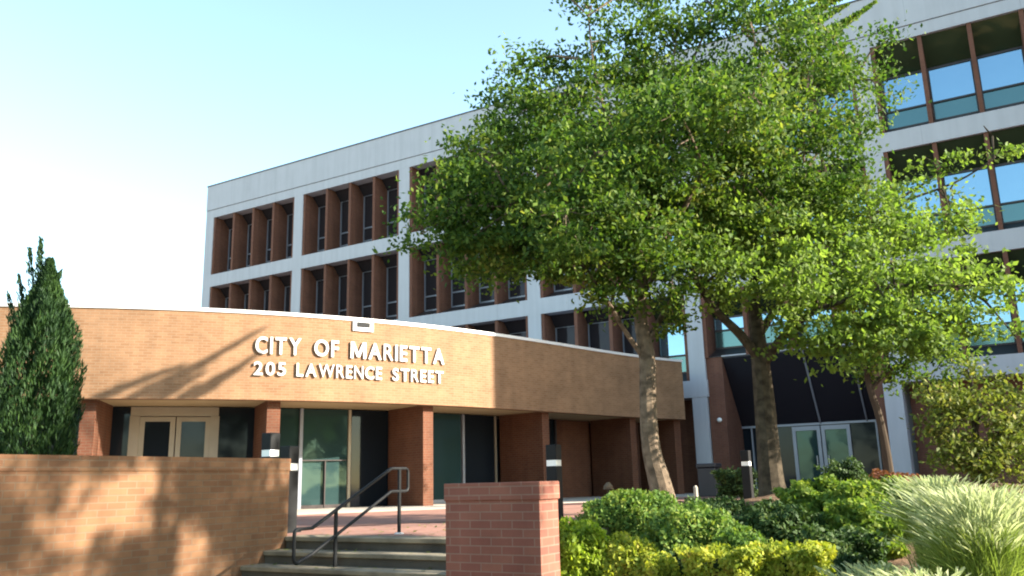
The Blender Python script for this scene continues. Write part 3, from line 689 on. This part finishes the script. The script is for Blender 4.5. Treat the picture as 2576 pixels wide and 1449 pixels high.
t2_lobes = [L(1850, 640, 110, Y2 + 1.4, 36), L(1990, 560, 130, Y2 + 1.6, 44), L(2120, 620, 130, Y2 + 1.6, 40), L(2240, 640, 120, Y2 + 1.2, 36), L(2080, 720, 110, Y2 + 1.0, 34), L(2000, 700, 90, Y2 - 1.6, 20), L(1900, 680, 80, Y2 - 1.2, 16), L(2300, 780, 90, Y2 + .6, 26), L(2200, 780, 100, Y2 + .8, 30), L(1780, 600, 90, Y2 + 1.0, 22),
    L(1780, 660, 85, Y2 - .6, 26), L(1840, 560, 95, Y2 - .2, 30), L(1790, 720, 35, Y2 - .5, 6), L(1830, 750, 45, Y2 - .3, 9), L(1960, 620, 110, Y2 - .2, 44), L(1990, 760, 75, Y2 - .7, 22), L(2030, 850, 70, Y2 - .9, 22), L(2110, 880, 50, Y2 - 1, 14),
    L(2090, 660, 120, Y2 - .5, 50), L(2060, 540, 100, Y2, 36), L(2180, 570, 110, Y2 - .1, 42), L(2230, 690, 120, Y2 - .8, 50), L(2170, 820, 80, Y2 - 1.1, 28), L(2260, 840, 75, Y2 - 1.1, 24), L(2300, 600, 95, Y2 - .3, 30),
    L(2350, 760, 100, Y2 - 1, 36), L(2340, 860, 50, Y2 - 1.1, 12), L(2440, 700, 75, Y2 - .9, 18), L(2450, 790, 65, Y2 - 1, 14), L(2530, 760, 55, Y2 - 1, 9), L(2550, 850, 40, Y2 - 1, 5), L(2390, 540, 60, Y2, 12), L(2440, 600, 60, Y2 - .2, 10), L(2290, 500, 60, Y2 + .3, 12), L(2150, 480, 60, Y2 + .2, 12),
    L(2330, 405, 28, Y2 + .5, 3), L(2400, 420, 35, Y2 + .4, 4), L(2400, 500, 45, Y2 + .3, 6), L(2480, 370, 28, Y2 + .3, 3), L(2545, 390, 35, Y2 + .3, 4), L(2475, 320, 14, Y2 + .3, 1)]
tree('spreading_tree', 'wide bright green tree with stout dark trunk, in front of the main entrance', t2_trunk, t2_limbs, t2_lobes, 66, .098, 'leaf2', 'bark2', dens=.56, cl=.34, flat=.33)

# -- slender tree in the shade near the entrance
Y4 = 20.5
b0 = at(2238, 1200, Y4)
# long leaning top shoots, shaped so that their shade falls on the fascia
shoots = []
S3 = np.array([math.sin(SUN_H), math.cos(SUN_H), math.tan(SUN_E)])
for (sa, za, sb, zb2, LL) in [(2.3, 2.78, 4.1, 3.55, 15.2), (3.0, 2.75, 4.7, 3.75, 15.4), (3.4, 2.85, 5.95, 4.55, 15.2), (4.1, 2.72, 5.3, 3.5, 15.2), (4.5, 2.85, 5.9, 3.95, 15.0), (3.6, 2.78, 4.6, 3.4, 15.3)]:
    shoots.append((FC(sa, 0, za) + S3 * LL, FC(sb, 0, zb2) + S3 * (LL + .3)))
hub = np.mean([q for q, _ in shoots], 0) + np.array([.2, -.1, -1.5])
t4_limbs = [[PT(2190, 980, Y4, .06), PT(2240, 930, Y4, .05), PT(2320, 900, Y4, .02)],
            [PT(2170, 900, Y4, .05), (hub * .5 + at(2170, 900, Y4) * .5, .05), (hub, .04)]]
for a_, e_ in shoots: t4_limbs.append([(hub, .03), (a_ * .6 + hub * .4, .03), (a_, .03), ((a_ + e_) / 2, .025), (e_, .010)])
tree('shaded_tree', 'slender leaning tree standing in shade right of the entrance doors', [((b0[0], b0[1], 0), .12), PT(2232, 1150, Y4, .10), PT(2212, 1050, Y4, .09), PT(2190, 980, Y4, .08), PT(2170, 900, Y4, .06)],
     t4_limbs,
     [L(2160, 915, 55, Y4, 12), L(2230, 900, 80, Y4, 26), L(2330, 925, 80, Y4, 24), L(2420, 940, 60, Y4, 14), L(2280, 860, 90, Y4, 20), L(2170, 780, 80, Y4, 16), L(2130, 640, 80, Y4, 14)], 30, .13, 'leaf1', 'twig', shts=shoots)  # trunk takes the dark twig colour to stand in for shade

# -- unseen trees: the first dapples the left wall, the rest added to cut sky light
def offtree(name, label, x, y, zb, h, rc, n, leaf, per=30, cz=None, fl=1.0, cl=.3, sz=.13):
    cz = cz or h * .72; lim = []
    for k in range(6):
        a = k * 1.05 + x; e = (x + math.cos(a) * rc * .8, y + math.sin(a) * rc * .8, cz + rc * .2 * math.sin(k * 2.2))
        lim.append([((x, y, cz - rc * .95), .08), ((x + math.cos(a) * rc * .3, y + math.sin(a) * rc * .3, cz - rc * .4), .05), (e, .02)])
    lob = [(np.array([x + math.cos(k * .9) * rc * .55, y + math.sin(k * .9) * rc * .55, cz + fl * rc * .5 * math.sin(k * 1.7)]), (rc * .5, rc * .5, rc * .42 * fl), n) for k in range(8)]
    return tree(name, label, [((x, y, zb), .2), ((x + .05, y, zb + 1.5), .15), ((x, y, cz - rc), .11), ((x, y, cz + rc * .4), .04)], lim, lob, per, sz, leaf, 'bark2', cl=cl)
offtree('shade_tree', 'leafy tree past the right edge shading the garden wall', 11.1, 5.4, -.9, 9.5, 3.3, 22, 'leafdark', 80, cz=7.6, fl=.4, cl=.27)
offtree('added_tree', 'tall unseen tree behind the viewer, added to dim the sky light and mirror in the glass doors', -3, -8, -1.1, 10, 4.6, 26, 'leafdark', 44, cz=6.5, cl=.5, sz=.2)
offtree('added_tree', 'dense unseen tree past the right edge nearer the viewer, added to block sky light', 13.5, -1.5, -1.1, 9, 4.0, 30, 'leafdark', 44, cz=5.2, cl=.5, sz=.2)
offtree('added_tree', 'broad unseen tree far behind the viewer, right of the others, added to darken the glass', 24, -9, -1.1, 12, 6.0, 24, 'leafdark', 70, cz=5.5, cl=.8, sz=.4)
offtree('added_tree', 'broad unseen tree farthest behind the viewer, added to darken the glass', 21, -19, -1.1, 12, 6.5, 24, 'leafdark', 70, cz=5.5, cl=.8, sz=.4)
offtree('added_tree', 'broad unseen tree across the street on the far right, added to darken the glass', 31, -3, -1.1, 12, 6.0, 24, 'leafdark', 70, cz=5.5, cl=.8, sz=.4)
offtree('added_tree', 'unseen tree at the left behind the viewer, added to dim the sky light', -11.5, -1.5, -1.1, 9, 4.0, 24, 'leafdark', 44, cz=5.6, cl=.5, sz=.2)
offtree('added_tree', 'unseen tree at the right behind the viewer, added to dim the sky light', 6.5, -6.5, -1.1, 10, 4.4, 24, 'leafdark', 44, cz=6.3, cl=.5, sz=.2)

lr = bpy.data.objects.new('fallen_leaves', None)
Aa = unit(RNG.normal(size=LEAFPOS.shape) * np.array([1, 1, .15])); Bb = unit(np.cross(np.array([0, 0, 1.0]) + RNG.normal(size=LEAFPOS.shape) * .15, Aa))
sz_ = RNG.uniform(.04, .075, len(LEAFPOS))[:, None]
bpy.data.objects.remove(lr)
lo = leaf_mesh('fallen_leaves', LEAFPOS, Aa * sz_ * .5, Bb * sz_ * .3, M['olive'], None); tag(lo, kind='stuff'); lo['label'] = 'dry leaves scattered over the steps and brick paving'
# -- cypress at the left
def cypress(px, base_y, Y, label):
    c = at(px, 1200, Y); x, y = c[0], c[1]; r = empty('cypress', (x, y, .2)); tag(r, label, 'conifer')
    top = at(px, 610, Y)[2]
    b = MB(); b.tube([(x, y, .2), (x, y, top * .5), (x + .03, y, top - .5)], [.08, .05, .015], 8); b.build('trunk', M['twig'], r)
    CC = []; 
    n = 34000
    hgt = top - .2; f = RNG.uniform(0, 1, n) ** .85; 
    rad = np.interp(f, [0, .15, .45, .62, .74, .82, .9, 1], [.56, .58, .56, .50, .40, .28, .15, .02])
    ang = RNG.uniform(0, 2 * np.pi, n); lob = 1 + .13 * np.sin(ang * 5 + f * 9) + .1 * np.sin(ang * 11 - f * 30)
    rr_ = RNG.uniform(.45, 1, n) ** .5
    P = np.stack([x + np.cos(ang) * rad * lob * rr_, y + np.sin(ang) * rad * lob * rr_, .2 + f * hgt * .93], 1)
    # feathery leaders
    tips = []
    for (tx, ty, k) in ((102, 600, 420), (75, 625, 220), (152, 680, 260), (48, 690, 200), (120, 660, 260), (20, 735, 160), (140, 720, 200)):
        e = at(tx, ty, Y); s0 = np.array([x + (e[0] - x) * .5, y, e[2] - 1.0]); q = RNG.uniform(0, 1, k)[:, None] ** .7
        tips.append(s0 + (e - s0) * q + RNG.normal(size=(k, 3)) * .055 * (1.15 - q))
    P = np.vstack([P] + tips)
    out = P - np.array([x, y, 0]); out[:, 2] = 0; out = unit(out)
    A = unit(np.array([0, 0, 1.0]) + out * .35 + RNG.normal(size=P.shape) * .28); B = unit(np.cross(A, RNG.normal(size=P.shape)))
    s = RNG.uniform(.06, .13, len(P))[:, None]
    leaf_mesh('crown', P, A * s * .55, B * s * .11, M['cyp'], r)
cypress(72, 1145, 12.6, 'dark narrow columnar conifer rising behind the garden wall at far left')

# -- shrubs
def shrub(label, px, py_top, Y, w, h, dep, n, size, leaf, box=False, name='shrub', group=None, zc=None, lumps=.12, inner=True, flat=1.0):
    """w,h,dep in metres; placed so that its top stands at pixel py_top at distance Y"""
    tp = at(px, py_top, Y); x, y, z1 = tp; z0 = z1 - h
    r = empty(name, (x, y, z0)); tag(r, label, 'shrub', group)
    d = unit(RNG.normal(size=(n, 3)))
    if box: d = np.sign(d) * np.abs(d) ** .55; d = d / np.maximum(1e-6, np.max(np.abs(d), axis=1, keepdims=True)) * (.82 + .18 * unit(d).max(1, keepdims=True))
    ph = RNG.uniform(0, 6, 3)
    lump = 1 + lumps * (np.sin(d[:, 0] * 6 + ph[0]) * np.cos(d[:, 1] * 5 + ph[1]) + .6 * np.sin(d[:, 2] * 9 + d[:, 0] * 7 + ph[2]))
    rr_ = RNG.uniform(.62, 1.03, n) ** .8 * lump
    P = np.array([x, y, (z0 + z1) / 2]) + (d * rr_[:, None] * np.array([w / 2, dep / 2, h / 2 / 1.02]))@np.array([[T[0], T[1], 0], [N_[0], N_[1], 0], [0, 0, 1]])
    keep = P[:, 2] > z0 - .05; P = P[keep]; d = d[keep]
    A = unit(RNG.normal(size=P.shape) + d * .5 + np.array([0, 0, .3])); Nn = unit(d + RNG.normal(size=P.shape) * .7 + np.array([0, 0, .4])); B = unit(np.cross(Nn, A))
    s = size * RNG.uniform(.6, 1.3, len(P))[:, None]
    leaf_mesh('foliage', P, A * s * .5, B * s * .27, M[leaf], r)
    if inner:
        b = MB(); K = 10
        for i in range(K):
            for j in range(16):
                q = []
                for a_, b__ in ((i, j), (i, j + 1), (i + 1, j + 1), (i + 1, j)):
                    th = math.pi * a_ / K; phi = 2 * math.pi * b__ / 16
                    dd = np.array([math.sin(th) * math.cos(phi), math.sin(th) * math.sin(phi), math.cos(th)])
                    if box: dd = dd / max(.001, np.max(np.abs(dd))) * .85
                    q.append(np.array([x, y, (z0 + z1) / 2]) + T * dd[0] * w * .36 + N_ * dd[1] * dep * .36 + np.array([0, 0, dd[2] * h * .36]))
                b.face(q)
        b.build('inner_body', M['inner'], r)  # closed dark green body beneath the leaf layer
    return r
def shrubpx(label, px, hw, top, bot, Y, n, size, leaf, box=False, lumps=.16, dp=1.0, **k):
    w = 2 * hw * Y / F_
    return shrub(label, px, top, Y, w * 1.08, (bot - top) * Y / F_ + .12, max(.5, w * dp), n, size, leaf, box=box, lumps=lumps, **k)
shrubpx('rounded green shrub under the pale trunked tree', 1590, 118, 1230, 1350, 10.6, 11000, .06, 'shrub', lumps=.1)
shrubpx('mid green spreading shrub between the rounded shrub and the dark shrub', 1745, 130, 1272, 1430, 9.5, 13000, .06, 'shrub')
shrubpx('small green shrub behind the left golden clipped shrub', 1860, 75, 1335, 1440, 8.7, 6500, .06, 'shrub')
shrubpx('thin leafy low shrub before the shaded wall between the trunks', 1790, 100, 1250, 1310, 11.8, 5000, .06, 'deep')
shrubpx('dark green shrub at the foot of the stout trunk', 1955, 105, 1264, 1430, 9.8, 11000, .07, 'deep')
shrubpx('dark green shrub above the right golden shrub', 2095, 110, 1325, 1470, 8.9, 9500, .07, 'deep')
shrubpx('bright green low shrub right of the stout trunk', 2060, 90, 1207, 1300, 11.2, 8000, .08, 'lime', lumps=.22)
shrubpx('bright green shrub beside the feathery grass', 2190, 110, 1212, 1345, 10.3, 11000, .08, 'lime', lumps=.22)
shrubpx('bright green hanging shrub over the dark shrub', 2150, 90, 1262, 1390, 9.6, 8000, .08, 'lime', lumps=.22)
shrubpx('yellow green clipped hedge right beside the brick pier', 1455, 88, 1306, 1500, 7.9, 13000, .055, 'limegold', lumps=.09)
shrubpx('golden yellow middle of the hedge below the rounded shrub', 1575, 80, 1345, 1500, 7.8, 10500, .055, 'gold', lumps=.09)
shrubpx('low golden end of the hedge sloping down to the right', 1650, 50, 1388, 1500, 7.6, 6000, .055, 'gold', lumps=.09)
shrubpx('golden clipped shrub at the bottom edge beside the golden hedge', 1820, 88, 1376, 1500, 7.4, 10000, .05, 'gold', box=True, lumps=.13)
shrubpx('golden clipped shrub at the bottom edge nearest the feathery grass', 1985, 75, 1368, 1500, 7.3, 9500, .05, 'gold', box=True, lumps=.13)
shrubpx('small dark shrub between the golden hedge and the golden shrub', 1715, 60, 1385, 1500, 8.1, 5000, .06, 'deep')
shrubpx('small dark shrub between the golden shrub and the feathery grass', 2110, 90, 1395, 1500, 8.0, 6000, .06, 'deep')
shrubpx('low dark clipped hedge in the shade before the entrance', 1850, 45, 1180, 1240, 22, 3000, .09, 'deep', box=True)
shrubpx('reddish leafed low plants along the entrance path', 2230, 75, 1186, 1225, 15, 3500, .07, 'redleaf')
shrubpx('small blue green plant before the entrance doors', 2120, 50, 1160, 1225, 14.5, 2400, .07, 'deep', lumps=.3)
# big olive shrub at right
c = at(2455, 1095, 11.2)
tree('tall_shrub', 'tall olive green shrub with sprawling twigs at the right edge', [((c[0], c[1], .2), .06), ((c[0], c[1], .7), .05), ((c[0], c[1], 1.3), .03)],
     [[((c[0], c[1], .6), .03), at(2380, 1080, 11.2).tolist() and (at(2380, 1080, 11.2), .02), (at(2340, 1000, 11.2), .008)], [((c[0], c[1], .6), .03), (at(2520, 1080, 11.2), .02), (at(2570, 1010, 11.2), .008)]],
     [L(2450, 1010, 75, 11.2, 22), L(2385, 1050, 75, 11.1, 24), L(2470, 1100, 110, 11, 44), L(2545, 1040, 75, 11.2, 22), L(2390, 1130, 60, 11, 16), L(2560, 1150, 80, 11, 24), L(2450, 1170, 60, 11, 14), L(2500, 1190, 70, 11, 16), L(2350, 985, 22, 11.2, 3), L(2435, 940, 28, 11.2, 4), L(2530, 965, 28, 11.2, 4), L(2600, 1000, 60, 11.2, 10)],
     30, .075, 'olive', 'twig', cat='shrub', cl=.17)

# -- ornamental grass: arching blades with pale plumes
def grass(label, px, py, Y, zb, h, spread, nb, npl, lean):
    c = at(px, py, Y); x, y = c[0], c[1]; r = empty('ornamental_grass', (x, y, zb)); tag(r, label, 'ornamental grass', 'feathery grasses at the right')
    def strips(n, hh, w, prof, seg, name, mat, tip0=0.0):
        a = RNG.uniform(0, 2 * np.pi, n); out = np.stack([np.cos(a), np.sin(a)], 1) * RNG.uniform(.05, 1, (n, 1)) * spread + np.array(lean)
        H = hh * RNG.uniform(.7, 1.1, n); b0 = np.stack([x + RNG.normal(size=n) * .09, y + RNG.normal(size=n) * .09], 1)
        side = unit(np.stack([-out[:, 1], out[:, 0], RNG.normal(size=n) * .3], 1) + RNG.normal(size=(n, 3)) * .5)
        V = np.empty((n, (seg + 1) * 2, 3))
        for k in range(seg + 1):
            t = tip0 + (1 - tip0) * k / seg
            p = np.concatenate([b0 + out * (t ** 1.8)[None] if False else b0 + out * t ** 1.8, (zb + H * (1.15 * t - .32 * t ** 3))[:, None]], 1)
            wd = w * prof(k / seg)
            V[:, k * 2] = p - side * wd; V[:, k * 2 + 1] = p + side * wd
        base = (np.arange(n) * (seg + 1) * 2)[:, None, None]
        q = np.array([[2 * k, 2 * k + 1, 2 * k + 3, 2 * k + 2] for k in range(seg)])[None] + base
        q = q.reshape(-1); nf = n * seg; me = bpy.data.meshes.new(name); off = np.array(root_off(r))
        me.vertices.add(n * (seg + 1) * 2); me.vertices.foreach_set('co', (V - off).reshape(-1))
        me.loops.add(nf * 4); me.loops.foreach_set('vertex_index', q.astype(np.int32))
        me.polygons.add(nf); me.polygons.foreach_set('loop_start', np.arange(0, nf * 4, 4, dtype=np.int32)); me.update(calc_edges=True); me.validate()
        finish(me, name, M[mat], r)
    strips(nb, h * .85, .006, lambda t: 1 - t * .85, 6, 'blades', 'blade')
    strips(npl, h * 1.1, .008, lambda t: (.25 if t < .05 else 1 - abs(t - .45) * 1.3), 4, 'plumes', 'plume', tip0=.80)
grass('large feathery grass with pale plumes leaning left at the right edge', 2480, 1449, 6.3, -.62, 1.1, .42, 3200, 1500, (-.07, 0))
grass('feathery grass clump low at the bottom right, in front of the large one', 2340, 1449, 5.8, -.85, .82, .34, 2000, 700, (-.06, 0))
grass('feathery grass clump behind the others beneath the tall olive shrub', 2370, 1300, 7.6, -.35, .9, .36, 2200, 1300, (-.06, 0))
grass('small feathery grass tuft at the bottom between the golden shrub and the large grass', 2200, 1449, 6.5, -.8, .74, .30, 1600, 650, (-.04, 0))
grass('feathery grass clump cut by the right edge of the picture', 2620, 1400, 6.6, -.6, 1.02, .45, 2400, 1300, (-.1, 0))
